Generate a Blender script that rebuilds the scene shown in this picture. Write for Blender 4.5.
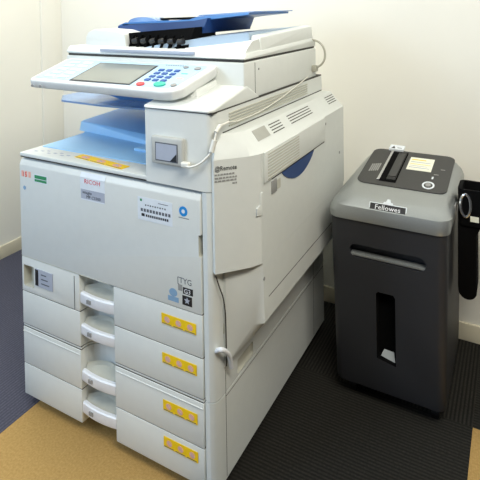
import bpy, bmesh, math, random
from mathutils import Vector, Matrix
random.seed(4)
for o in list(bpy.data.objects): bpy.data.objects.remove(o)
S = bpy.context.scene
COL = S.collection

# ------------------------------------------------------------------ camera
FWD = Vector((-0.48298321, 0.87528325, -0.02462618))
RGT = Vector((0.87562937, 0.48277136, -0.01431829))
UP = RGT.cross(FWD)
cd = bpy.data.cameras.new('camera'); cam = bpy.data.objects.new('camera', cd); COL.objects.link(cam)
cam.matrix_world = Matrix(((RGT.x, UP.x, -FWD.x, 1.28762), (RGT.y, UP.y, -FWD.y, -0.97169), (RGT.z, UP.z, -FWD.z, 1.17), (0, 0, 0, 1)))
cd.sensor_width = 36; cd.lens = 501.8886 / 480 * 36
cd.shift_x = 0.0; cd.shift_y = -(240 - 21.4) / 480
cd.clip_start = 0.02
S.camera = cam

# ------------------------------------------------------------------ light
w = bpy.data.worlds.new('world'); S.world = w; w.use_nodes = True
w.node_tree.nodes['Background'].inputs[0].default_value = (0.80, 0.86, 1.0, 1)
w.node_tree.nodes['Background'].inputs[1].default_value = 0.06
def area(name, loc, target, sx, sy, power, color):
    l = bpy.data.lights.new(name, 'AREA'); l.shape = 'RECTANGLE'; l.size = sx; l.size_y = sy
    l.energy = power; l.color = color
    o = bpy.data.objects.new(name, l); COL.objects.link(o); o.location = loc
    o.rotation_euler = (Vector(target) - Vector(loc)).to_track_quat('-Z', 'Y').to_euler()
    return o
area('window_daylight', (-0.80, -1.5, 1.35), (0.9, -0.6, 0.6), 1.5, 1.3, 54, (0.56, 0.75, 1.0))
area('ceiling_tube_light', (1.75, -0.75, 2.3), (0.9, 0.2, 0.6), 1.2, 0.5, 45, (1.0, 0.965, 0.86))
area('ceiling_tube_light_near_wall', (-0.1, 0.25, 2.36), (-0.1, 0.35, 0), 1.0, 0.3, 18, (1.0, 0.98, 0.93))
S.view_settings.view_transform = 'Standard'; S.view_settings.look = 'None'
S.view_settings.exposure = 0.0; S.view_settings.gamma = 1.0
S.view_settings.use_curve_mapping = False

# ------------------------------------------------------------------ materials
def lin(c):
    c = c / 255
    return c / 12.92 if c <= 0.04045 else ((c + 0.055) / 1.055) ** 2.4
def mat(name, rgb, rough=0.45, var=0.03, scale=60, metal=0.0, bump=0.0, trans=0.0, alpha=1.0, spec=0.5, coat=0.0):
    m = bpy.data.materials.new(name); m.use_nodes = True
    nt = m.node_tree; b = nt.nodes['Principled BSDF']
    c = [lin(v) for v in rgb]
    tc = nt.nodes.new('ShaderNodeTexCoord'); n = nt.nodes.new('ShaderNodeTexNoise')
    n.inputs['Scale'].default_value = scale; n.inputs['Detail'].default_value = 3
    nt.links.new(tc.outputs['Object'], n.inputs['Vector'])
    r = nt.nodes.new('ShaderNodeValToRGB')
    r.color_ramp.elements[0].position = 0.3; r.color_ramp.elements[1].position = 0.7
    r.color_ramp.elements[0].color = [v * (1 - var) for v in c] + [1]
    r.color_ramp.elements[1].color = [min(1, v * (1 + var)) for v in c] + [1]
    nt.links.new(n.outputs['Fac'], r.inputs['Fac']); nt.links.new(r.outputs['Color'], b.inputs['Base Color'])
    b.inputs['Roughness'].default_value = rough; b.inputs['Metallic'].default_value = metal
    b.inputs['Specular IOR Level'].default_value = spec
    b.inputs['Transmission Weight'].default_value = trans; b.inputs['Alpha'].default_value = alpha
    b.inputs['Coat Weight'].default_value = coat
    if bump:
        bp = nt.nodes.new('ShaderNodeBump'); bp.inputs['Strength'].default_value = bump; bp.inputs['Distance'].default_value = 0.001
        nt.links.new(n.outputs['Fac'], bp.inputs['Height']); nt.links.new(bp.outputs['Normal'], b.inputs['Normal'])
    return m
def carpet(name, dark, light, axis, period=0.0105, amount=1.0):
    m = bpy.data.materials.new(name); m.use_nodes = True
    nt = m.node_tree; b = nt.nodes['Principled BSDF']
    tc = nt.nodes.new('ShaderNodeTexCoord'); sp = nt.nodes.new('ShaderNodeSeparateXYZ')
    nt.links.new(tc.outputs['Object'], sp.inputs[0])
    def math_(op, a, bb=None):
        k = nt.nodes.new('ShaderNodeMath'); k.operation = op
        for i, v in enumerate((a, bb)):
            if v is None: continue
            if isinstance(v, (int, float)): k.inputs[i].default_value = v
            else: nt.links.new(v, k.inputs[i])
        return k.outputs[0]
    s = math_('SINE', math_('MULTIPLY', sp.outputs[axis], 2 * math.pi / period))
    s = math_('ADD', math_('MULTIPLY', s, 0.5 * amount), 0.5)
    n = nt.nodes.new('ShaderNodeTexNoise'); n.inputs['Scale'].default_value = 170; n.inputs['Detail'].default_value = 4
    nt.links.new(tc.outputs['Object'], n.inputs['Vector'])
    f = math_('MULTIPLY', s, math_('MULTIPLY', n.outputs['Fac'], 1.7))
    mx = nt.nodes.new('ShaderNodeMix'); mx.data_type = 'RGBA'
    nt.links.new(f, mx.inputs['Factor'])
    mx.inputs['A'].default_value = [lin(v) for v in dark] + [1]; mx.inputs['B'].default_value = [lin(v) for v in light] + [1]
    nt.links.new(mx.outputs['Result'], b.inputs['Base Color'])
    b.inputs['Roughness'].default_value = 0.95; b.inputs['Specular IOR Level'].default_value = 0.15
    bp = nt.nodes.new('ShaderNodeBump'); bp.inputs['Strength'].default_value = 0.6; bp.inputs['Distance'].default_value = 0.002
    nt.links.new(f, bp.inputs['Height']); nt.links.new(bp.outputs['Normal'], b.inputs['Normal'])
    return m
WALL = mat('painted_wall', (238, 236, 226), 0.85, 0.015, 3)
BASEB = mat('vinyl_baseboard', (222, 214, 190), 0.5, 0.02, 8)
CEIL = mat('ceiling_board', (235, 235, 230), 0.9)
CARP_X = carpet('grey_carpet_across', (20, 20, 19), (55, 53, 48), 1, 0.0105, 0.55)
CARP_Y = carpet('grey_carpet_along', (20, 20, 19), (54, 52, 47), 0, 0.0105, 0.8)
CARP_LIT = carpet('grey_carpet_daylit', (58, 59, 70), (98, 98, 112), 0, 0.0105, 0.5)  # same grey carpet, with cool window light put into its paler colour
TAN = carpet('tan_carpet', (150, 116, 62), (206, 172, 112), 0, 0.004, 0.12)
BODY = mat('copier_body', (222, 225, 221), 0.42, 0.012, 40)
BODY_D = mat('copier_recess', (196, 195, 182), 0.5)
WHITE = mat('white_plastic', (236, 238, 242), 0.35)
SEAM_SHADE = mat('dark_seam_and_gap_shade', (52, 48, 42), 0.6)  # dark joints, and the shade painted into gaps and creases
GREYP = mat('grey_plastic', (150, 150, 148), 0.4)
BLUE_L = mat('light_blue_tray', (160, 210, 248), 0.35, 0.03, 12)
BLUE_M = mat('blue_tray', (70, 132, 196), 0.3, 0.04, 12)
BLUE_D = mat('deep_blue', (26, 64, 122), 0.35)
BLUE_GLASS = mat('clear_blue_guide', (165, 205, 252), 0.15, 0.02, 20, trans=0.5)
BLACK = mat('black_plastic', (14, 14, 15), 0.4)
SOFTBLACK = mat('matte_black', (7, 7, 8), 0.9, spec=0.12)
SCREEN = mat('lcd_screen', (128, 134, 128), 0.12, 0.02, 5, coat=0.4)
EXITBLUE = mat('exit_tray', (172, 192, 212), 0.35, 0.03, 10)
PANELF = mat('panel_face', (176, 206, 228), 0.4)
KEYBLUE = mat('key_blue', (38, 88, 160), 0.4)
KEYGREEN = mat('key_green', (40, 190, 160), 0.4)
KEYRED = mat('key_red', (225, 70, 70), 0.4)
YELLOW = mat('yellow_sticker', (250, 208, 20), 0.45, 0.04, 90)
PINK = mat('pink_mark', (236, 176, 158), 0.5)
REDM = mat('red_print', (214, 60, 70), 0.5)
GREENM = mat('green_print', (40, 140, 90), 0.5)
INK = mat('grey_ink', (92, 96, 104), 0.5)
INKD = mat('dark_ink', (26, 26, 30), 0.5)
PAPER = mat('paper_label', (226, 232, 238), 0.5)
PAPERC = mat('cream_label', (240, 240, 222), 0.5, 0.03, 100)
SKYM = mat('sky_blue_print', (30, 140, 215), 0.4)
PALEBLUE = mat('pale_blue_print', (132, 166, 196), 0.5)
GREYLAB = mat('grey_label', (176, 182, 196), 0.4)
SILVER = mat('silver_grey_plastic', (164, 168, 168), 0.33, 0.03, 300, metal=0.55)
CHAR = mat('charcoal_plastic', (46, 47, 51), 0.5, 0.04, 300)
PANELK = mat('dark_panel', (58, 58, 58), 0.45, 0.04, 200)
CHROME = mat('chrome', (210, 212, 216), 0.15, metal=0.9)
CABLEM = mat('cable_white', (228, 226, 216), 0.45)
CABLEG = mat('cable_grey', (176, 174, 160), 0.45)

# ------------------------------------------------------------------ mesh helpers
class MB:
    def __init__(s): s.bm = bmesh.new(); s.mats = []
    def mi(s, m):
        if m not in s.mats: s.mats.append(m)
        return s.mats.index(m)
    def _merge(s, t, m):
        i = s.mi(m)
        bmesh.ops.recalc_face_normals(t, faces=t.faces[:])
        vm = {v: s.bm.verts.new(v.co) for v in t.verts}
        for f in t.faces:
            try:
                g = s.bm.faces.new([vm[v] for v in f.verts]); g.material_index = i
            except ValueError: pass
        t.free()
    def _bev(s, t, r, seg=3):
        if r: bmesh.ops.bevel(t, geom=t.edges[:], offset=r, offset_type='OFFSET', segments=seg, profile=0.5, affect='EDGES', clamp_overlap=True)
    def box(s, m, x0, x1, y0, y1, z0, z1, bev=0.0, seg=3):
        t = bmesh.new(); bmesh.ops.create_cube(t, size=1)
        for v in t.verts:
            v.co = Vector(((x0 + x1) / 2 + v.co.x * (x1 - x0), (y0 + y1) / 2 + v.co.y * (y1 - y0), (z0 + z1) / 2 + v.co.z * (z1 - z0)))
        s._bev(t, bev, seg); s._merge(t, m); return s
    def prism(s, m, pts, axis, a, b, bev=0.0, seg=2):
        # pts: 2D polygon in the other two axes (in xyz order)
        t = bmesh.new()
        def P(u, v, k): return {'x': (k, u, v), 'y': (u, k, v), 'z': (u, v, k)}[axis]
        A = [t.verts.new(P(u, v, a)) for u, v in pts]; B = [t.verts.new(P(u, v, b)) for u, v in pts]
        t.faces.new(A); t.faces.new(B[::-1])
        for i in range(len(pts)):
            j = (i + 1) % len(pts); t.faces.new((A[i], B[i], B[j], A[j]))
        bmesh.ops.recalc_face_normals(t, faces=t.faces[:])
        s._bev(t, bev, seg); s._merge(t, m); return s
    def hull(s, m, pts, bev=0.0, seg=2):
        t = bmesh.new()
        for p in pts: t.verts.new(p)
        r = bmesh.ops.convex_hull(t, input=t.verts[:])
        bmesh.ops.dissolve_limit(t, angle_limit=0.02, verts=t.verts[:], edges=t.edges[:])
        s._bev(t, bev, seg); s._merge(t, m); return s
    def loft(s, m, rings, cap=True):
        t = bmesh.new(); R = [[t.verts.new(p) for p in r] for r in rings]; n = len(R[0])
        for a, b in zip(R, R[1:]):
            for i in range(n): t.faces.new((a[i], a[(i + 1) % n], b[(i + 1) % n], b[i]))
        if cap: t.faces.new(R[0]); t.faces.new(R[-1][::-1])
        s._merge(t, m); return s
    def tube(s, m, pts, r, n=8):
        P = [Vector(p) for p in pts]; rings = []
        d0 = (P[1] - P[0]).normalized(); side = d0.orthogonal().normalized()
        for i, p in enumerate(P):
            d = (P[min(i + 1, len(P) - 1)] - P[max(i - 1, 0)]).normalized()
            side = (side - d * side.dot(d)).normalized(); u = d.cross(side)
            rings.append([p + side * math.cos(2 * math.pi * k / n) * r + u * math.sin(2 * math.pi * k / n) * r for k in range(n)])
        return s.loft(m, rings)
    def cyl(s, m, a, b, r, n=24, r2=None):
        a = Vector(a); b = Vector(b); d = (b - a).normalized(); sd = d.orthogonal().normalized(); u = d.cross(sd)
        rr = (r, r if r2 is None else r2)
        return s.loft(m, [[p + sd * math.cos(2 * math.pi * k / n) * q + u * math.sin(2 * math.pi * k / n) * q for k in range(n)] for p, q in ((a, rr[0]), (b, rr[1]))])
    def plate(s, m, o, ux, uy, pts, t0, t1, bev=0):
        # polygon pts (u,v) on the plane at o with axes ux, uy; thick from t0 to t1 along ux x uy
        o = Vector(o); ux = Vector(ux).normalized(); uy = Vector(uy).normalized(); n = ux.cross(uy)
        t = bmesh.new()
        A = [t.verts.new(o + ux * u + uy * v + n * t0) for u, v in pts]; B = [t.verts.new(o + ux * u + uy * v + n * t1) for u, v in pts]
        t.faces.new(A); t.faces.new(B[::-1])
        for i in range(len(pts)):
            j = (i + 1) % len(pts); t.faces.new((A[i], B[i], B[j], A[j]))
        bmesh.ops.recalc_face_normals(t, faces=t.faces[:])
        s._bev(t, bev); s._merge(t, m); return s
    def rect(s, m, fr, u0, v0, u1, v1, t0, t1, bev=0):
        return s.plate(m, fr[0], fr[1], fr[2], [(u0, v0), (u1, v0), (u1, v1), (u0, v1)], t0, t1, bev)
    def text(s, m, fr, body, u, v, size, t0, t1, sx=1.0, align='LEFT'):
        c = bpy.data.curves.new('t', 'FONT'); c.body = body; c.size = size; c.align_x = align; c.align_y = 'BOTTOM_BASELINE'
        c.extrude = (t1 - t0) / 2; c.resolution_u = 2
        o = bpy.data.objects.new('t', c); COL.objects.link(o)
        dg = bpy.context.evaluated_depsgraph_get(); me = bpy.data.meshes.new_from_object(o.evaluated_get(dg))
        O, ux, uy = Vector(fr[0]), Vector(fr[1]).normalized(), Vector(fr[2]).normalized(); n = ux.cross(uy)
        t = bmesh.new(); t.from_mesh(me)
        for q in t.verts: q.co = O + ux * (u + q.co.x * sx) + uy * (v + q.co.y) + n * ((t0 + t1) / 2 + q.co.z)
        s._merge(t, m)
        bpy.data.objects.remove(o); bpy.data.curves.remove(c); bpy.data.meshes.remove(me)
        return s
    def build(s, name, parent=None, smooth=35):
        org = Vector((0, 0, 0)); p = parent
        while p is not None: org += p.location; p = p.parent
        bmesh.ops.translate(s.bm, verts=s.bm.verts[:], vec=-org)
        lim = math.radians(smooth)
        for f in s.bm.faces: f.smooth = True
        for e in s.bm.edges:
            if len(e.link_faces) == 2: e.smooth = e.calc_face_angle(0) < lim
            else: e.smooth = False
        me = bpy.data.meshes.new(name); s.bm.to_mesh(me); s.bm.free()
        for m in s.mats: me.materials.append(m)
        o = bpy.data.objects.new(name, me); COL.objects.link(o)
        if parent: o.parent = parent
        return o
def cut(o, mb, mats=()):
    """subtract the meshes of mb from object o, for good"""
    org = Vector((0, 0, 0)); p = o.parent
    while p is not None: org += p.location; p = p.parent
    bmesh.ops.translate(mb.bm, verts=mb.bm.verts[:], vec=-org)
    me = bpy.data.meshes.new('c'); mb.bm.to_mesh(me); mb.bm.free()
    for m in mb.mats: me.materials.append(m)
    c = bpy.data.objects.new('c', me); COL.objects.link(c); c.location = org
    md = o.modifiers.new('b', 'BOOLEAN'); md.object = c; md.operation = 'DIFFERENCE'; md.solver = 'EXACT'; md.material_mode = 'TRANSFER'
    bpy.context.view_layer.update()
    dg = bpy.context.evaluated_depsgraph_get(); dg.update()
    new = bpy.data.meshes.new_from_object(o.evaluated_get(dg))
    o.modifiers.remove(md); o.data = new; bpy.data.objects.remove(c)
    bm = bmesh.new(); bm.from_mesh(new)
    for f in bm.faces: f.smooth = True
    for e in bm.edges: e.smooth = len(e.link_faces) == 2 and e.calc_face_angle(0) < math.radians(35)
    bm.to_mesh(new); bm.free()
    return o
def thing(name, label, cat, loc, group=None):
    o = bpy.data.objects.new(name, None); COL.objects.link(o); o.location = loc
    o['label'] = label; o['category'] = cat
    if group: o['group'] = group
    return o
def struct(o, label=None):
    o['kind'] = 'structure'
    if label: o['label'] = label; 
    return o
def bez(P, n=8):
    out = []; P = [Vector(p) for p in P]; Q = [P[0] * 2 - P[1]] + P + [P[-1] * 2 - P[-2]]
    for i in range(1, len(Q) - 2):
        for k in range(n):
            t = k / n; a, b_, c, d = Q[i - 1:i + 3]
            out.append(0.5 * ((2 * b_) + (-a + c) * t + (2 * a - 5 * b_ + 4 * c - d) * t * t + (-a + 3 * b_ - 3 * c + d) * t ** 3))
    return out + [P[-1]]
FRONT = lambda y: ((0, y, 0), (1, 0, 0), (0, 0, 1))
SIDE = lambda x: ((x, 0, 0), (0, 1, 0), (0, 0, 1))
TOP = lambda z: ((0, 0, z), (1, 0, 0), (0, 1, 0))

# ------------------------------------------------------------------ setting
XL, YB, ZC = -0.86, 0.92, 2.4
m = MB(); XS = [XL - .1, -.545, .03, .605, 1.18, 1.755, 3.4]; YS = [-3.0, -1.2, -.625, -.05, .527, 1.02]
for i in range(6):
    for j in range(5):
        if i == 2 and j in (2, 3) or i == 4 and j in (2, 3): mt = TAN
        elif i < 2: mt = CARP_LIT
        else: mt = CARP_X if (i + j) % 2 == 0 else CARP_Y
        m.box(mt, XS[i], XS[i + 1], YS[j], YS[j + 1], -0.05, 0)
struct(m.build('floor'), 'floor of dark striped carpet tiles with tan ones let in')
struct(MB().box(WALL, XL - .1, XL, -3.0, YB, 0, ZC).build('wall_left'), 'cream painted wall on the left')
struct(MB().box(WALL, XL - .1, 3.4, YB, YB + .1, 0, ZC).build('wall_back'), 'cream painted wall behind the copier and the shredder')
struct(MB().box(CEIL, XL - .1, 3.4, -3.0, YB + .1, ZC, ZC + .1).build('ceiling'), 'plain white ceiling')
struct(MB().box(BASEB, XL, XL + .008, -3.0, YB, 0, .062, .002).build('baseboard_left'), 'cream baseboard along the left wall')
struct(MB().box(BASEB, XL + .008, 3.4, YB - .008, YB, 0, .062, .002).build('baseboard_back'), 'cream baseboard along the back wall')
struct(MB().box(WALL, XL, XL + .012, .79, YB, .062, ZC, .002).build('trim_1'), 'narrow cream strip on the left wall beside the corner')

# ------------------------------------------------------------------ copier
C = thing('photocopier', 'large off-white office photocopier with blue trays and four paper drawers', 'photocopier', (.33, .38, 0))

# main cabinet body (carcass)
b = MB()
def rrect(x0, x1, y0, y1, r, n=6):
    P = []
    for cx, cy, a0 in ((x1 - r, y0 + r, -90), (x1 - r, y1 - r, 0), (x0 + r, y1 - r, 90), (x0 + r, y0 + r, 180)):
        for k in range(n + 1):
            a = math.radians(a0 + 90 * k / n); P.append((cx + r * math.cos(a), cy + r * math.sin(a)))
    return P
b.prism(BODY, [(.001, .066), (.641, .066), (.641, .004), (.655, .001), (.664, .006), (.669, .014), (.672, .03), (.672, .745), (.665, .75), (.001, .75)], 'z', .246, .742)
b.box(BODY, .001, .66, .074, .75, .741, .75)
body = b.build('cabinet', C)
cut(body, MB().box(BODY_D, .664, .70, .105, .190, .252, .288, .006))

b = MB().prism(BODY, [(.001, .066), (.641, .066), (.641, .004), (.655, .001), (.664, .006), (.669, .014), (.672, .03), (.672, .745), (.665, .75), (.001, .75)], 'z', .034, .243)
base = b.build('paper_bank', C)
MB().box(SOFTBLACK, .03, .64, .07, .72, .022, .034).build('base_plate', C)
for cx, cy in ((.07, .11), (.60, .11), (.07, .68), (.60, .68)):
    MB().cyl(BLACK, (cx - .012, cy, .014), (cx + .012, cy, .014), .0135, 20).box(BLACK, cx - .015, cx + .015, cy - .01, cy + .01, .015, .024).build('caster', C)
# seams and lines on the lower right side
b = MB()
b.box(SEAM_SHADE, .6715, .6724, .046, .0475, .04, .30)
b.box(SEAM_SHADE, .6715, .6722, .046, .74, .235, .2365)
b.box(SEAM_SHADE, .6715, .6722, .64, .642, .04, .30)
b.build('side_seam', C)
# small latch on the front column
MB().plate(BODY_D, (0.672, .038, 0), (0, 1, 0), (0, 0, 1), [(0, .395), (.004, .40), (.010, .425), (.008, .445), (.003, .43)], 0, .003).build('column_latch', C)
# rounded lever
R = bez([(.668, .014, .366), (.684, .008, .378), (.690, .022, .366), (.690, .038, .343), (.687, .049, .311)])
MB().tube(WHITE, R, .0055, 12).build('release_lever', C)

# tower with the card slot
b = MB()
b.prism(BODY, [(.473, .006), (.478, .001), (.655, .001), (.664, .006), (.669, .014), (.672, .03), (.672, .745), (.473, .745)], 'z', .7445, .927, .0)
tower = b.build('right_tower', C)
MB().box(SEAM_SHADE, .476, .6715, .004, .744, .926, .931).build('scanner_gap_shade', C)  # dark slab standing in for the shade under the scanner
MB().box(SEAM_SHADE, .6722, .6735, .05, .74, .8735, .8765).build('ledge_crease_shade', C)  # dark strip painting shade into the crease above the side unit
b = MB()
b.hull(BODY, [(.474, .0, .93), (.480, -.004, .93), (.665, -.002, .93), (.672, .012, .93), (.672, .25, .93), (.482, .25, .93), (.476, .0, .936), (.665, -.002, .936), (.672, .012, .936), (.665, .18, .972), (.482, .18, .972), (.672, .18, .966)], .002)
b.build('tower_cover', C)
b = MB()
for k in range(5):
    b.box(BODY_D, .671, .6745, .08, .60, .884 + k * .0075, .8875 + k * .0075)
b.build('cooling_fin_panel', C)
# card / media slot
F = FRONT(0)
FRAMEG = mat('slot_frame', (190, 190, 184), 0.4)
b = MB().box(FRAMEG, .503, .598, -.011, .003, .797, .865, .005)
slot = b.build('card_slot', C)
b = MB().rect(INK, F, .517, .806, .584, .851, .0112, .0116).rect(GREYLAB, F, .520, .809, .581, .848, .0116, .0126)
b.plate(INKD, F[0], F[1], F[2], [(.562, .809), (.581, .809), (.581, .828)], .0127, .0132)
b.build('slot_cover', slot)
# cable from the slot to the ledge
b = MB().tube(CABLEM, bez([(.60, -.014, .808), (.622, -.022, .806), (.648, -.022, .815), (.668, -.016, .832), (.679, -.008, .850), (.683, -.002, .875), (.684, .012, .897), (.684, .06, .9)]), .0026)
b.tube(CABLEM, bez([(.684, .06, .9), (.680, .12, .892), (.678, .24, .892), (.678, .36, .903), (.678, .50, .925), (.676, .60, .94)]), .0016)
b.box(CABLEM, .598, .620, -.021, -.008, .801, .814, .003)
b.cyl(CABLEM, (.678, -.010, .845), (.683, -.004, .872), .0065, 12)
b.cyl(CABLEM, (.684, .0, .888), (.684, .02, .90), .005, 12)
b.build('data_cable', C)

# output tray in the cavity
b = MB().box(BODY, .001, .48, .001, .074, .7465, .757, .002)
b.box(BODY, .001, .012, .07, .30, .7445, .757, .002)
b.build('tray_front_rim', C)
b = MB().plate(BLUE_L, (0, 0, 0), (1, 0, 0), (0, 1, 0), [(.012, .075), (.48, .075), (.48, .70), (-.02, .70), (-.02, .29), (.002, .25)], .752, .7585)
b.box(BLUE_L, .30, .478, .16, .30, .757, .766, .003)
tr = b.build('output_tray', C)
b = MB().hull(BLUE_L, [(-.04, .27, .757), (.478, .20, .757), (.478, .69, .757), (-.04, .69, .757), (-.04, .28, .79), (.478, .23, .777), (.478, .69, .80), (-.02, .69, .815)], .003)
b.build('tray_ramp', tr)
b = MB().hull(BLUE_M, [(.14, .42, .80), (.478, .22, .775), (.478, .6, .80), (.20, .40, .83), (.478, .24, .822), (.478, .6, .86), (.14, .6, .83)], .003)
b.build('paper_guide', tr)
b = MB().hull(BLUE_D, [(.28, .32, .82), (.478, .20, .825), (.478, .22, .862), (.36, .32, .862), (.478, .5, .87)], .003)
b.build('paper_stop', tr)
# bin tray that sticks out left under the scanner
b = MB().plate(BLUE_GLASS, (0, 0, 0), (1, 0, 0), (0, 1, 0), [(-.118, .27), (-.05, .205), (.14, .195), (.48, .22), (.48, .58), (-.118, .58)], .868, .874)
bt = b.build('upper_bin_tray', C)
b = MB().prism(BLUE_M, [(.0, .90), (.12, .874), (.478, .874), (.478, .905)], 'y', .30, .56)
b.build('bin_ramp', bt)
MB().box(BODY, .0, .48, .62, .745, .757, .93, .004).build('rear_column', C)

# scanner
b = MB().box(BODY, .03, .645, .20, .745, .93, 1.030, .004)
sc = b.build('scanner_unit', C)
b = MB().box(SEAM_SHADE, .6445, .6456, .262, .2635, .935, 1.025)
b.cyl(GREYP, (.645, .285, 1.006), (.6465, .285, 1.006), .003, 12)
b.build('scanner_seam', sc)
MB().box(SEAM_SHADE, .034, .640, .206, .74, 1.028, 1.037).build('lid_gap', sc)  # dark slab filling the gap between scanner and lid
MB().box(CABLEG, .664, .684, .655, .68, .950, .972, .003).build('cable_plug', C)
MB().tube(CABLEG, bez([(.660, .672, 1.062), (.690, .672, 1.052), (.708, .672, 1.03), (.711, .672, 1.0), (.701, .670, .978), (.680, .668, .962)]), .0038).build('feeder_cable', C)

# document feeder and platen lid
b = MB()
b.hull(BODY, [(.03, .205, 1.037), (.645, .205, 1.037), (.645, .74, 1.037), (.03, .74, 1.037), (.034, .21, 1.060), (.640, .225, 1.052), (.640, .735, 1.066), (.034, .735, 1.06), (.03, .2, 1.042), (.645, .2, 1.04), (.645, .74, 1.058)], .003)
adf = b.build('document_feeder', C)
MB().box(GREYLAB, .17, .50, .197, .203, 1.046, 1.055, .001).build('lid_grip', adf)
# feed head on the left
b = MB().prism(BODY, [(.034, 1.055), (.034, 1.085), (.045, 1.102), (.075, 1.112), (.16, 1.108), (.20, 1.098), (.205, 1.055)], 'y', .25, .73, .004)
b.build('feed_cover', adf)
b = MB().hull(SOFTBLACK, [(.20, .27, 1.05), (.20, .27, 1.10), (.42, .27, 1.05), (.43, .30, 1.118), (.20, .42, 1.05), (.20, .42, 1.10), (.43, .42, 1.05), (.43, .42, 1.118)])
for k in range(6): b.cyl(BLACK, (.225 + k * .034, .262, 1.075), (.245 + k * .034, .262, 1.079), .009, 14)
for k in range(7): b.hull(SOFTBLACK, [(.21 + k * .03, .255, 1.055), (.216 + k * .03, .255, 1.055), (.21 + k * .03, .27, 1.055), (.216 + k * .03, .27, 1.055), (.225 + k * .03, .258, 1.095), (.231 + k * .03, .258, 1.095), (.231 + k * .03, .27, 1.095)])
b.build('feed_throat', adf)
# exit tray to the right: pale blue-grey slope
b = MB()
N = 14; rings = []
for i in range(N + 1):
    x = .26 + (.605 - .26) * i / N; t = i / N
    z = 1.064 + .040 * (t ** 0.7)
    rings.append([(x, .25 + .06 * t, 1.05), (x, .25 + .06 * t, z - .012 * (1 - t)), (x, .40, z), (x, .72, z + .004), (x, .72, 1.05)])
b.loft(EXITBLUE, rings)
b.build('exit_tray', adf)
b = MB().hull(BODY, [(.604, .315, 1.055), (.641, .315, 1.05), (.641, .737, 1.055), (.604, .737, 1.055), (.606, .32, 1.096), (.637, .32, 1.090), (.637, .733, 1.108), (.606, .733, 1.110)], .004)
b.loft(BODY, [[(.43 + .175 * t, .222, 1.052), (.43 + .175 * t, .226 + .01 * t, 1.054 + .010 * t), (.43 + .175 * t, .25 + .01 * t, 1.060 + .020 * t), (.43 + .175 * t, .265 + .01 * t, 1.060 + .020 * t), (.43 + .175 * t, .34, 1.05)] for t in (0, .25, .5, .75, 1)] + [[(.638, .222, 1.052), (.638, .236, 1.064), (.636, .27, 1.082), (.636, .31, 1.086), (.636, .34, 1.05)]])
b.build('exit_side_wall', adf)
# blue original tray on top
def zt(x): return 1.126 + (x - .05) * .055
b = MB()
b.prism(BLUE_M, [(.082, zt(.08) - .03), (.096, zt(.09) - .004), (.40, zt(.40) - .012), (.48, zt(.48) - .006), (.58, zt(.58) - .002), (.58, zt(.58) + .004), (.40, zt(.40) + .003), (.37, zt(.37) - .004), (.11, zt(.11) + .001), (.082, zt(.08) - .006), (.074, zt(.07) - .03)], 'y', .36, .66, .0)
ot = b.build('original_tray', adf)
b = MB().prism(BLUE_D, [(.09, 1.098), (.43, 1.098), (.45, zt(.45) - .004), (.40, zt(.42) - .01), (.095, zt(.09) - .008)], 'y', .34, .66)
b.build('tray_underside', ot)
b = MB().prism(BLUE_GLASS, [(.40, zt(.40) + .004), (.595, zt(.595) + .0045), (.595, zt(.595) + .0075), (.41, zt(.41) + .008)], 'y', .36, .66)
b.build('tray_extension', ot)
b = MB()
rings = []
for i in range(11):
    a = math.pi * i / 10; x = .175 - .062 * math.cos(a); h = .018 * math.sin(a)
    rings.append([(x, .37, 1.118), (x, .37, 1.130 + h), (x, .44, 1.130 + h), (x, .44, 1.118)])
b.loft(BLUE_GLASS, rings); b.build('roller_guard', ot)
MB().box(SOFTBLACK, .225, .385, .40, .62, zt(.3) - .002, zt(.3) + .004, .001).build('width_guide_slot', ot)

# spread the scanner and the feeder flush over the cabinet's right side
def spread(o, slide=False):
    for v in o.data.vertices:
        x = v.co.x + .33; y = v.co.y + .38
        v.co.x = (x + .022 if slide else .020 + (x - .03) * (.649 / .615)) - .33; v.co.y = .168 + (y - .20) * (.53 / .545) - .38
    for c in o.children: spread(c, o.name != 'scanner_unit' and not (o.name == 'document_feeder' and c.name in ('lid_grip',)))
spread(sc); spread(adf)

# operation panel
t_ = .3; n_ = math.sqrt(1 + t_ * t_)
PF = ((0, 0, .970), (1, 0, 0), (0, 1 / n_, t_ / n_))
def pv(y): return y * n_
PWHITE = mat('panel_case', (214, 215, 212), 0.4)
out = [(.03, .02), (.045, .008), (.53, .003), (.555, .008), (.575, .03), (.592, .15), (.585, .172), (.04, .172), (.025, .16)]
b = MB().plate(PWHITE, PF[0], PF[1], PF[2], [(u, pv(v)) for u, v in out], -.026, 0, .006)
cp = b.build('control_panel', C)
ins = [(.045, .025), (.52, .020), (.548, .035), (.566, .15), (.56, .16), (.05, .16), (.04, .15)]
MB().plate(PANELF, PF[0], PF[1], PF[2], [(u, pv(v)) for u, v in ins], 0, .0008).build('key_plate', cp)
MB().rect(INKD, PF, .190, pv(.022), .410, pv(.145), .0008, .0016).rect(SCREEN, PF, .196, pv(.027), .405, pv(.140), .0016, .0022).build('touch_screen', cp)
for r in range(4):
    for c in range(3):
        MB().rect(KEYBLUE, PF, .433 + c * .026, pv(.052 + r * .020), .449 + c * .026, pv(.063 + r * .020), .0008, .0038, .0008).build('number_key', cp)
def disc(mb, m_, fr, u, v, ru, rv, t0, t1, n=20):
    return mb.plate(m_, fr[0], fr[1], fr[2], [(u + ru * math.cos(2 * math.pi * k / n), v + rv * math.sin(2 * math.pi * k / n)) for k in range(n)], t0, t1)
disc(MB(), KEYGREEN, PF, .497, pv(.036), .017, .012, .0008, .0045).build('start_key', cp)
disc(MB(), KEYRED, PF, .440, pv(.030), .012, .009, .0008, .0045).build('stop_key', cp)
disc(MB(), GREYP, PF, .539, pv(.038), .008, .008, .0008, .0035).build('function_key', cp)
disc(MB(), GREYP, PF, .545, pv(.138), .010, .008, .0008, .0035).build('function_key', cp)
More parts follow.
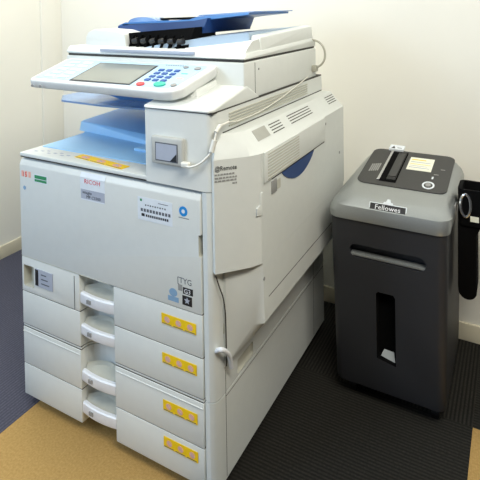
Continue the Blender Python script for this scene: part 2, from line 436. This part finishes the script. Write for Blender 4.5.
disc(MB(), GREYP, PF, .505, pv(.142), .008, .006, .0008, .0035).build('function_key', cp)
for r in range(5):
    for c in range(2):
        MB().rect(WHITE, PF, .075 + c * .055, pv(.035 + r * .024), .110 + c * .055, pv(.047 + r * .024), .0008, .003, .0008).build('function_key', cp)
MB().rect(KEYGREEN, PF, .515, pv(.103), .535, pv(.108), .0008, .0012).build('green_lamp', cp)
MB().rect(PINK, PF, .52, pv(.075), .54, pv(.08), .0008, .0012).build('pink_lamp', cp)
b = MB()
for k in range(9): b.rect(INK, PF, .43 + k * .008, pv(.150), .435 + k * .008, pv(.154), .0008, .0011)
b.build('key_lettering', cp)
for r in range(5): MB().rect(INK, PF, .078, pv(.050 + r * .024), .10, pv(.052 + r * .024), .0008, .0011).build('key_caption', cp)
for x in (.062, .095):
    disc(MB(), GREYP, ((0, .0035, .958), (1, 0, 0), (0, 0, 1)), x, 0, .004, .004, 0, .003, 12).build('indicator', cp)
b = MB().hull(BODY, [(.50, .06, .93), (.60, .06, .93), (.60, .20, .93), (.50, .20, .93), (.50, .08, .97), (.58, .08, .97), (.58, .2, .99), (.5, .2, .99)], .004)
b.build('panel_arm', cp)

# front door
b = MB()
prof = [(-.001, .449), (-.001, .722), (.006, .736), (.026, .7435), (.036, .7435), (.036, .449)]   # y,z
b.prism(BODY, prof, 'x', .0, .638, .003)
door = b.build('front_door', C)
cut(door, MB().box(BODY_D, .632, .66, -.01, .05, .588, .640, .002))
MB().box(BODY_D, .005, .34, -.0012, .002, .449, .4505).build('door_groove', door)
b = MB().box(SEAM_SHADE, .002, .645, .003, .035, .7432, .7466)  # dark strip in place of the shade above the door
b.build('door_gap_shade', C)

# door stickers
def sticker(name, parent, fr, u0, v0, u1, v1, m_, marks=(), texts=(), t=.001, th=.0006):
    b = MB().rect(m_, fr, u0, v0, u1, v1, t - .0004, t + th)
    for (a, c, d, e, mm) in marks: b.rect(mm, fr, a, c, d, e, t + th, t + th + .0003)
    for (s_, u, v, sz, mm, sx) in texts: b.text(mm, fr, s_, u, v, sz, t + th, t + th + .0003, sx)
    return b.build(name, parent)
D = FRONT(0)
sticker('service_label', door, D, .450, .645, .558, .703, PAPER,
        [(.474 + k * .0075, .682 + (k % 2) * .001, .478 + k * .0075, .686, INK) for k in range(9)] +
        [(.460 + k * .0095, .667, .4665 + k * .0095, .6745, INK) for k in range(10)] +
        [(.462, .655, .472, .662, INKD)] + [(.476 + k * .0065, .655, .4805 + k * .0065, .661, INKD) for k in range(11)] +
        [(.515, .694, .545, .6955, INK), (.458, .692, .464, .698, GREENM)])
b = MB(); disc(b, SKYM, D, .590, .689, .012, .012, .001, .0016); disc(b, PAPER, D, .590, .689, .005, .005, .0016, .0019)
b.rect(INK, D, .576, .672, .606, .6735, .001, .0014); b.build('round_blue_mark', door)
sticker('eco_label', door, D, .064, .678, .120, .702, PAPER, [(.067, .690, .117, .700, GREENM), (.067, .681, .117, .688, GREENM)] ,
        [])
b = MB()
for k in range(3): b.rect(PINK, D, .010 + k * .015, .688, .020 + k * .015, .705, .001, .0014)
b.text(REDM, D, '15', .014, .688, .02, .0014, .0018); b.build('pink_numerals', door)
b = MB(); disc(b, PALEBLUE, D, .022, .655, .006, .006, .001, .0015); b.build('small_round_mark', door)
# brand plate bent over the bevel
b = MB()
b.plate(PAPER, (0, -.001, 0), (1, 0, 0), (0, 0, 1), [(.250, .690), (.340, .690), (.340, .722), (.250, .722)], 0, .0012)
b.plate(PAPER, (0, -.001, .722), (1, 0, 0), (0, .447, .894), [(.250, 0), (.340, 0), (.340, .013), (.250, .013)], 0, .0012)
b.text(REDM, D, 'RICOH', .295, .707, .0165, .0023, .0026, 1.15, 'CENTER')
bp_ = b.build('brand_plate', door)
sticker('model_strip', bp_, D, .252, .661, .338, .690, GREYLAB, [(.252, .661, .338, .664, PAPER)], [('imagio', .258, .678, .012, INKD, 1.1), ('MP C3300', .272, .667, .011, INKD, 1.1)])
# logos bottom right of the door
b = MB()
b.text(INK, D, '[TYG', .568, .513, .020, .001, .0014, .95)
b.rect(GREYP, D, .571, .494, .583, .509, .001, .0014); b.rect(INKD, D, .585, .489, .614, .505, .001, .0014)
b.text(WHITE, D, 'G3', .588, .491, .016, .0014, .0018, 1.0)
b.rect(INKD, D, .583, .462, .611, .485, .001, .0014)
star = [(.597 + (.009 if k % 2 == 0 else .004) * math.sin(k * math.pi / 5), .474 + (.009 if k % 2 == 0 else .004) * math.cos(k * math.pi / 5)) for k in range(10)]
b.plate(GREYLAB, D[0], D[1], D[2], star, .0014, .0018)
disc(b, PALEBLUE, D, .556, .484, .012, .010, .001, .0014)
b.rect(PALEBLUE, D, .540, .462, .572, .474, .001, .0014)
b.build('certification_logos', door)

# yellow safety stickers
def warn(parent, fr, u0, v0, u1, v1, t=.001):
    b = MB().rect(YELLOW, fr, u0, v0, u1, v1, t - .0004, t + .0006)
    W_ = (u1 - u0) / 3; H_ = v1 - v0
    for k in range(3):
        uc = u0 + W_ * (k + .5); vc = (v0 + v1) / 2
        disc(b, PINK, fr, uc, vc, W_ * .25, H_ * .30, t + .0006, t + .0009, 14)
        b.plate(GREYLAB, fr[0], fr[1], fr[2], [(uc - W_ * .16, vc + H_ * .14), (uc - W_ * .12, vc + H_ * .2), (uc + W_ * .16, vc - H_ * .14), (uc + W_ * .12, vc - H_ * .2)], t + .0009, t + .0012)
        b.rect(INK, fr, u0 + W_ * k + .002, v0 + H_ * .06, u0 + W_ * (k + 1) - .004, v0 + H_ * .12, t + .0006, t + .0009)
    b.build('warning_sticker', parent)
b = None
TF = ((.188, .036, .757), (1, -.13, 0), (.13, 1, 0))
warn(C, TF, 0, 0, .200, .030, .0006)
b = MB()
for k in range(8):
    b.rect(GREYLAB, TOP(.757), .03 + k * .018, .028 + (k % 3) * .008, .042 + k * .018, .034 + (k % 3) * .008, 0, .0005)
b.build('tray_lettering', C)

# paper drawers
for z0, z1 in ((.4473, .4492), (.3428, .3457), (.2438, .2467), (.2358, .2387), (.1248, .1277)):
    MB().box(SEAM_SHADE, .002, .236, .0022, .0344, z0, z1).box(SEAM_SHADE, .361, .637, .0022, .0344, z0, z1).build('drawer_gap_shade', C)  # dark strips fill the gaps between drawers as painted shade
MB().box(SEAM_SHADE, .003, .214, .0345, .065, .036, .448).build('gap_shade_backing', C)  # dark backing plates, added so the drawer gaps look shaded
MB().box(SEAM_SHADE, .382, .637, .0345, .065, .036, .448).build('gap_shade_backing', C)
def drawer(z0, z1, wz0, wz1, hz0, hz1, first=False, bead=False):
    arc = []
    for k in range(11):
        a = math.pi * k / 10; arc.append((.2985 - .0625 * math.cos(a), .001 + .052 * math.sin(a) ** .7 if 0 < k < 10 else .0))
    b = MB().prism(BODY, [(.0, .0)] + arc + [(.638, 0), (.638, .034), (.38, .034), (.38, .062), (.215, .062), (.215, .034), (0, .034)], 'z', z0, z1, .0015)
    dr = b.build('paper_drawer', C)
    if first:
        cut(dr, MB().box(BODY_D, .008, .052, -.01, .022, .362, .424, .004))
        b = MB().rect(GREYLAB, D, .060, .374, .132, .424, .0002, .002).rect(INKD, D, .060, .376, .073, .422, .002, .0026)
        for k in range(3): b.rect(INK, D, .085, .384 + k * .013, .118 - k * .006, .387 + k * .013, .002, .0024)
        b.build('paper_size_plate', dr)
        MB().box(SEAM_SHADE, .2165, .218, -.0008, .02, .347, .44).build('drawer_seam', dr)
    if bead:
        b = MB().box(BODY, .0, .232, -.0015, .003, z1 - .014, z1 - .011, .001).box(BODY, .364, .638, -.0015, .003, z1 - .014, z1 - .011, .001)
        b.build('front_bead', dr)
    # curved pull bar
    b = MB(); rings = []
    for k in range(13):
        s_ = -1 + 2 * k / 12; x = .2985 + s_ * .061; yo = -.005 + .006 * s_ * s_
        rings.append([(x, yo + .002, hz0), (x, yo, hz0 + .004), (x, yo + .001, hz1 - .003), (x, yo + .004, hz1), (x, yo + .012, hz1), (x, yo + .012, hz0)])
    b.loft(WHITE, rings)
    h = b.build('handle', dr)
    zc = (hz0 + hz1) / 2
    MB().rect(GREYP, FRONT(-.0035), .268, zc - .005, .282, zc + .005, 0, .003).build('paper_mark', h)
    # cup behind the pull
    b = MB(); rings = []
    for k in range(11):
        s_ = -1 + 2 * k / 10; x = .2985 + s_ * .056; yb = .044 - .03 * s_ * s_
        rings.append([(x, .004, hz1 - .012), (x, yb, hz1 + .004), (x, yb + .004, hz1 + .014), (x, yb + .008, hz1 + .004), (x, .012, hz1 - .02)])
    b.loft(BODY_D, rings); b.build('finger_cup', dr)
    warn(dr, D, .519, wz0, .621, wz1)
    return dr
drawer(.3455, .4475, .398, .424, .370, .399, first=True)
drawer(.2465, .3430, .299, .325, .282, .309)
drawer(.1275, .2360, .180, .206, .152, .181, bead=True)
drawer(.0330, .1250, .087, .113, .062, .092)
arc = [(.2985 - .0625 * math.cos(math.pi * k / 10), .001 + .052 * math.sin(math.pi * k / 10) ** .7 if 0 < k < 10 else .002) for k in range(11)]
MB().prism(BODY, [(.0, .002)] + arc + [(.638, .002), (.638, .034), (.38, .034), (.38, .062), (.215, .062), (.215, .034), (0, .034)], 'z', .2385, .2440, .001).build('trim_rail', C)

# side unit (bypass / duplex)
b = MB()
up = lambda z: [(.668, .006, z), (.676, .001, z), (.735, .068, z), (.750, .095, z), (.750, .75, z), (.672, .75, z)]
b.loft(BODY, [up(.556), up(.822), [(.668, .014, .850), (.674, .012, .850), (.722, .075, .845), (.733, .10, .838), (.733, .75, .838), (.672, .75, .850)], [(.672, .045, .874), (.675, .045, .874), (.700, .085, .872), (.706, .105, .872), (.706, .742, .872), (.672, .742, .874)]])
su = b.build('side_unit', C, 18)
lo = lambda z, xo, yo: [(.672, .040, z), (.680, .040, z), (xo - .02, yo + .02, z), (xo, yo + .035, z), (xo, .742, z), (.672, .742, z)]
b = MB().loft(BODY, [[(.672, .040, .312), (.674, .040, .312), (.674, .06, .312), (.674, .09, .312), (.674, .742, .312), (.672, .742, .312)], lo(.405, .750, .07), lo(.5555, .750, .065)])
b.build('lower_side_cover', su)
SD = SIDE(.750)
b = MB().rect(SEAM_SHADE, SD, .13, .458, .74, .4595, 0, .0006)
b.build('cover_seam', su)
# bypass door
bd = MB().rect(BODY, SD, .108, .7475, .545, .822, 0, .0045, .0012).build('bypass_door', su)
b = MB()
for k in range(9): b.rect(BODY_D, SD, .125, .752 + k * .0075, .325, .7545 + k * .0075, .0045, .006)
b.build('door_ribs', bd)
MB().rect(SEAM_SHADE, SD, .155, .7425, .545, .7472, 0, .0012).build('door_shadow_gap', su)
pts = [(.215 + .235 * (k / 16), .742 - .042 * math.sin(math.pi * k / 16) ** .75 if 0 < k < 16 else .742) for k in range(17)]
MB().plate(BLUE_D, SD[0], SD[1], SD[2], pts, 0, .002).build('blue_pull', bd)
b = MB().box(GREYP, .749, .7525, .152, .182, .706, .738, .001)
b.rect(BODY_D, SD, .186, .708, .206, .732, 0, .0012); b.build('jam_window', su)
b = MB().plate(BODY, (.7435, .08, 0), (.3, 1, 0), (0, 0, 1), [(0, .676), (.022, .672), (.022, .730), (.012, .728), (.012, .70), (0, .695)], 0, .003, .001)
b.build('side_clip', su)
for (y, z) in ((.118, .834), (.56, .828), (.105, .545), (.70, .70)):
    MB().cyl(GREYP, (.7495, y, z - .03), (.7512, y, z - .03), .0045, 12).build('cover_screw', su)
# vents on the chamfer
def chfr(z0=.838, x0=.733, z1=.8715, x1=.706):
    d = Vector((x1 - x0, 0, z1 - z0)); return ((x0, 0, z0), (0, 1, 0), d)
CH = chfr()
RATE = mat('rating_grey', (172, 172, 164), 0.4)
b = MB().rect(RATE, CH, .125, .006, .195, .036, 0, .001).build('rating_sticker', su)
for g0, g1 in ((.215, .285), (.335, .50), (.655, .735)):
    b = MB()
    for k in range(4): b.rect(SEAM_SHADE, CH, g0, .006 + k * .008, g1, .0085 + k * .008, 0, .0008)
    b.build('vent_grille', su)
# lettering on the front facet
fo = Vector((.6765, .0005, 0)); fu = Vector((.059, .067, 0)).normalized()
FF = (tuple(fo), tuple(fu), (0, 0, 1))
b = MB().text(INKD, FF, '@Remote', .002, .797, .0150, .0, .0006, .86)
for r, (u1, z) in enumerate(((.050, .786), (.056, .778), (.056, .771), (.056, .763))):
    u = .002 if r < 3 else .045
    while u < u1:
        l = random.uniform(.004, .009); b.rect(GREYP, FF, u, z, min(u + l, u1), z + .0035, 0, .0006); u += l + .002
b.build('side_lettering', su)
# dark line down the front column, drawn as a thin tube
MB().tube(SEAM_SHADE, bez([(.674, .006, .55), (.679, .014, .52), (.681, .026, .49), (.6815, .034, .45), (.6815, .036, .40), (.681, .037, .32)]), .0016, 6).build('gap_line', C)

# ------------------------------------------------------------------ shredder
H = thing('paper_shredder', 'charcoal and silver office paper shredder standing against the back wall', 'shredder', (.97, .66, 0))
def ring(z, x0, x1, y0, y1, r): return [(x, y, z) for x, y in rrect(x0, x1, y0, y1, r, 6)]
b = MB().loft(CHAR, [ring(.050, .808, 1.114, .474, .83, .022), ring(.056, .805, 1.117, .471, .833, .024), ring(.30, .800, 1.121, .464, .84, .025), ring(.548, .795, 1.125, .456, .85, .025)])
bin_ = b.build('bin_body', H)
c = MB()
def slotpts(u0, u1, v0, v1, n=8):
    r = (v1 - v0) / 2; P = []
    for k in range(n + 1): a = -math.pi / 2 + math.pi * k / n; P.append((u1 - r + r * math.cos(a), v0 + r + r * math.sin(a)))
    for k in range(n + 1): a = math.pi / 2 + math.pi * k / n; P.append((u0 + r + r * math.cos(a), v0 + r + r * math.sin(a)))
    return P
c.prism(CHAR, slotpts(.855, 1.070, .438, .478), 'y', .40, .492)
cut(bin_, c)
c = MB().prism(SOFTBLACK, [(.931, .152), (.985, .142), (.985, .342), (.980, .350), (.937, .350), (.931, .344)], 'y', .40, .50)
cut(bin_, c)
MB().prism(SILVER, [(.860, .441), (1.064, .441), (1.068, .449), (.857, .449)], 'y', .462, .486, .002).build('grip_lip', H)
# pale sill at the foot of the window
MB().hull(SILVER, [(.930, .472, .134), (.984, .472, .119), (.984, .472, .128), (.946, .498, .165), (.974, .498, .163), (.975, .498, .12), (.94, .498, .13)]).build('window_sill', H)
# lid (head)
def lid(z, x0, x1, y0, y1, r): return ring(z, x0, x1, y0, y1, r)
def tilt(r, k=.11, y0=.60): return [(x, y, z + max(0, (y - y0)) * k * 1.0) for x, y, z in r]
L_ = [lid(.551, .791, 1.129, .450, .88, .035), lid(.572, .790, 1.133, .447, .884, .038), tilt(lid(.590, .796, 1.134, .453, .884, .045), .06), tilt(lid(.602, .812, 1.128, .470, .88, .055), .10), tilt(lid(.610, .826, 1.114, .50, .87, .05), .13), tilt(lid(.614, .838, 1.104, .56, .862, .04), .15)]
b = MB().loft(SILVER, L_)
head = b.build('shredder_head', H)
SL = ((0, .60, .6145), (1, 0, 0), (0, 1, .15))
def rp(u0, u1, v0, v1, r): return rrect(u0, u1, v0, v1, r, 5)
b = MB().plate(PANELK, SL[0], SL[1], SL[2], rp(.836, 1.106, -.005, .262, .028), -.004, .003)
pn = b.build('top_panel', head)
b = MB().rect(SOFTBLACK, SL, .905, .02, .955, .245, .003, .0045)
b.rect(BLACK, SL, .925, .03, .952, .235, .0045, .008, .001)
b.rect(CHROME, SL, .898, .02, .906, .248, .003, .009, .001)
b.build('feed_slot', pn)
b = MB().plate(PANELK, SL[0], SL[1], SL[2], rp(.926, .950, .05, .21, .008), .008, .0095)
b.build('feed_flap', pn)
sticker('safety_label', pn, SL, .968, .125, 1.045, .22, PAPERC, [(.974, .142, 1.038, .146, GREYLAB), (.974, .155, 1.03, .158, GREYLAB), (.974, .168, 1.038, .171, YELLOW), (.974, .183, 1.036, .187, GREYLAB), (.974, .20, 1.02, .206, YELLOW)], t=.0034)
b = MB()
for k in range(5): b.rect(GREYP, SL, .857 + k * .006, .075 + k * .003, .861 + k * .006, .13 + k * .003, .003, .0042)
b.build('speed_marks', pn)
b = MB(); 
for k in range(24):
    a = 2 * math.pi * k / 24; a2 = 2 * math.pi * (k + 1) / 24
    b.plate(PAPER, SL[0], SL[1], SL[2], [(1.050 + .018 * math.cos(a), .035 + .024 * math.sin(a)), (1.050 + .018 * math.cos(a2), .035 + .024 * math.sin(a2)), (1.050 + .013 * math.cos(a2), .035 + .018 * math.sin(a2)), (1.050 + .013 * math.cos(a), .035 + .018 * math.sin(a))], .003, .0042)
b.build('button_ring', pn); b = MB(); disc(b, GREYP, SL, 1.05, .035, .008, .011, .003, .006); b.build('power_button', pn); b = MB()
b.rect(PAPER, SL, 1.053, .08, 1.058, .095, .003, .004); b.build('panel_symbol', pn)
for q in ((1.056, .11, 1.070, .114), (1.072, .15, 1.085, .154)): MB().rect(GREYP, SL, *q, .003, .004).build('panel_symbol', pn)
b = MB().rect(PAPER, SL, .885, .255, .935, .292, .003, .010).plate(INKD, SL[0], SL[1], SL[2], [(.892, .262), (.906, .262), (.899, .282)], .010, .0105).rect(INK, SL, .912, .266, .928, .270, .010, .0105)
b.build('caution_tag', head)
# badge on the sloping front
Bn = Vector((0, -.80, .60)); Bu = Vector((0, .60, .80))
BF = ((.008, .4615, .5955), (1, 0, 0), tuple(Bu))
b = MB().rect(PAPER, BF, .906, -.012, 1.010, .014, -.006, .0015, .001)
b.rect(INKD, BF, .9085, -.0095, 1.0075, .0115, .0015, .0025)
b.text(WHITE, BF, 'Fellowes', .958, -.0045, .0190, .0025, .0031, 1.08, 'CENTER')
b.plate(PAPER, BF[0], BF[1], BF[2], [(.944, .014), (.972, .014), (.970, .019), (.964, .020), (.963, .028), (.955, .028), (.952, .020), (.946, .019)], -.004, .002)
b.build('brand_badge', head)
b = MB()
for cx, cy in ((.85, .52), (1.085, .52), (.85, .81), (1.085, .81)):
    MB().cyl(BLACK, (cx - .01, cy, .020), (cx + .01, cy, .020), .0195, 20).box(BLACK, cx - .016, cx + .016, cy - .014, cy + .014, .028, .052, .003).build('caster', H)
b.bm.free()
MB().box(GREYP, 1.131, 1.1345, .56, .60, .575, .60, .001).build('side_recess', head)

# ------------------------------------------------------------------ black holder at the shredder's right
K = thing('hanging_holder', 'black open-topped holder with a silver oval rim at the right of the shredder', 'holder', (1.18, .63, .32))
b = MB()
b.loft(SOFTBLACK, [[(x, y, z) for x, y in rrect(1.1385, 1.27, .57, .66, .015, 4)] for z in (.545, .648)])
o = b.build('bin_shell', K)
cut(o, MB().box(SOFTBLACK, 1.150, 1.252, .578, .652, .562, .70, .004))
pts = [(1.1385, .552), (1.1385, .37)] + [(1.1635 - .025 * math.cos(math.pi * k / 10), .355 - .026 * math.sin(math.pi * k / 10)) for k in range(1, 10)] + [(1.188, .37), (1.188, .52), (1.198, .54), (1.215, .552)]
MB().prism(SOFTBLACK, pts, 'y', .575, .65, .003).build('lower_pouch', K)
b = MB(); rings = []
for k in range(25):
    a = 2 * math.pi * k / 24; c_ = Vector((1.160 + .013 * math.cos(a), .567, .604 + .032 * math.sin(a)))
    d_ = Vector((math.cos(a), 0, math.sin(a))); rings.append([c_ + d_ * .004 * math.cos(q) + Vector((0, -1, 0)) * .004 * math.sin(q) for q in [2 * math.pi * j / 8 for j in range(8)]])
b.loft(CHROME, rings, False); b.build('oval_rim', K)
MB().box(PAPERC, 1.172, 1.194, .5675, .570, .560, .575, .0).build('white_mark', K)
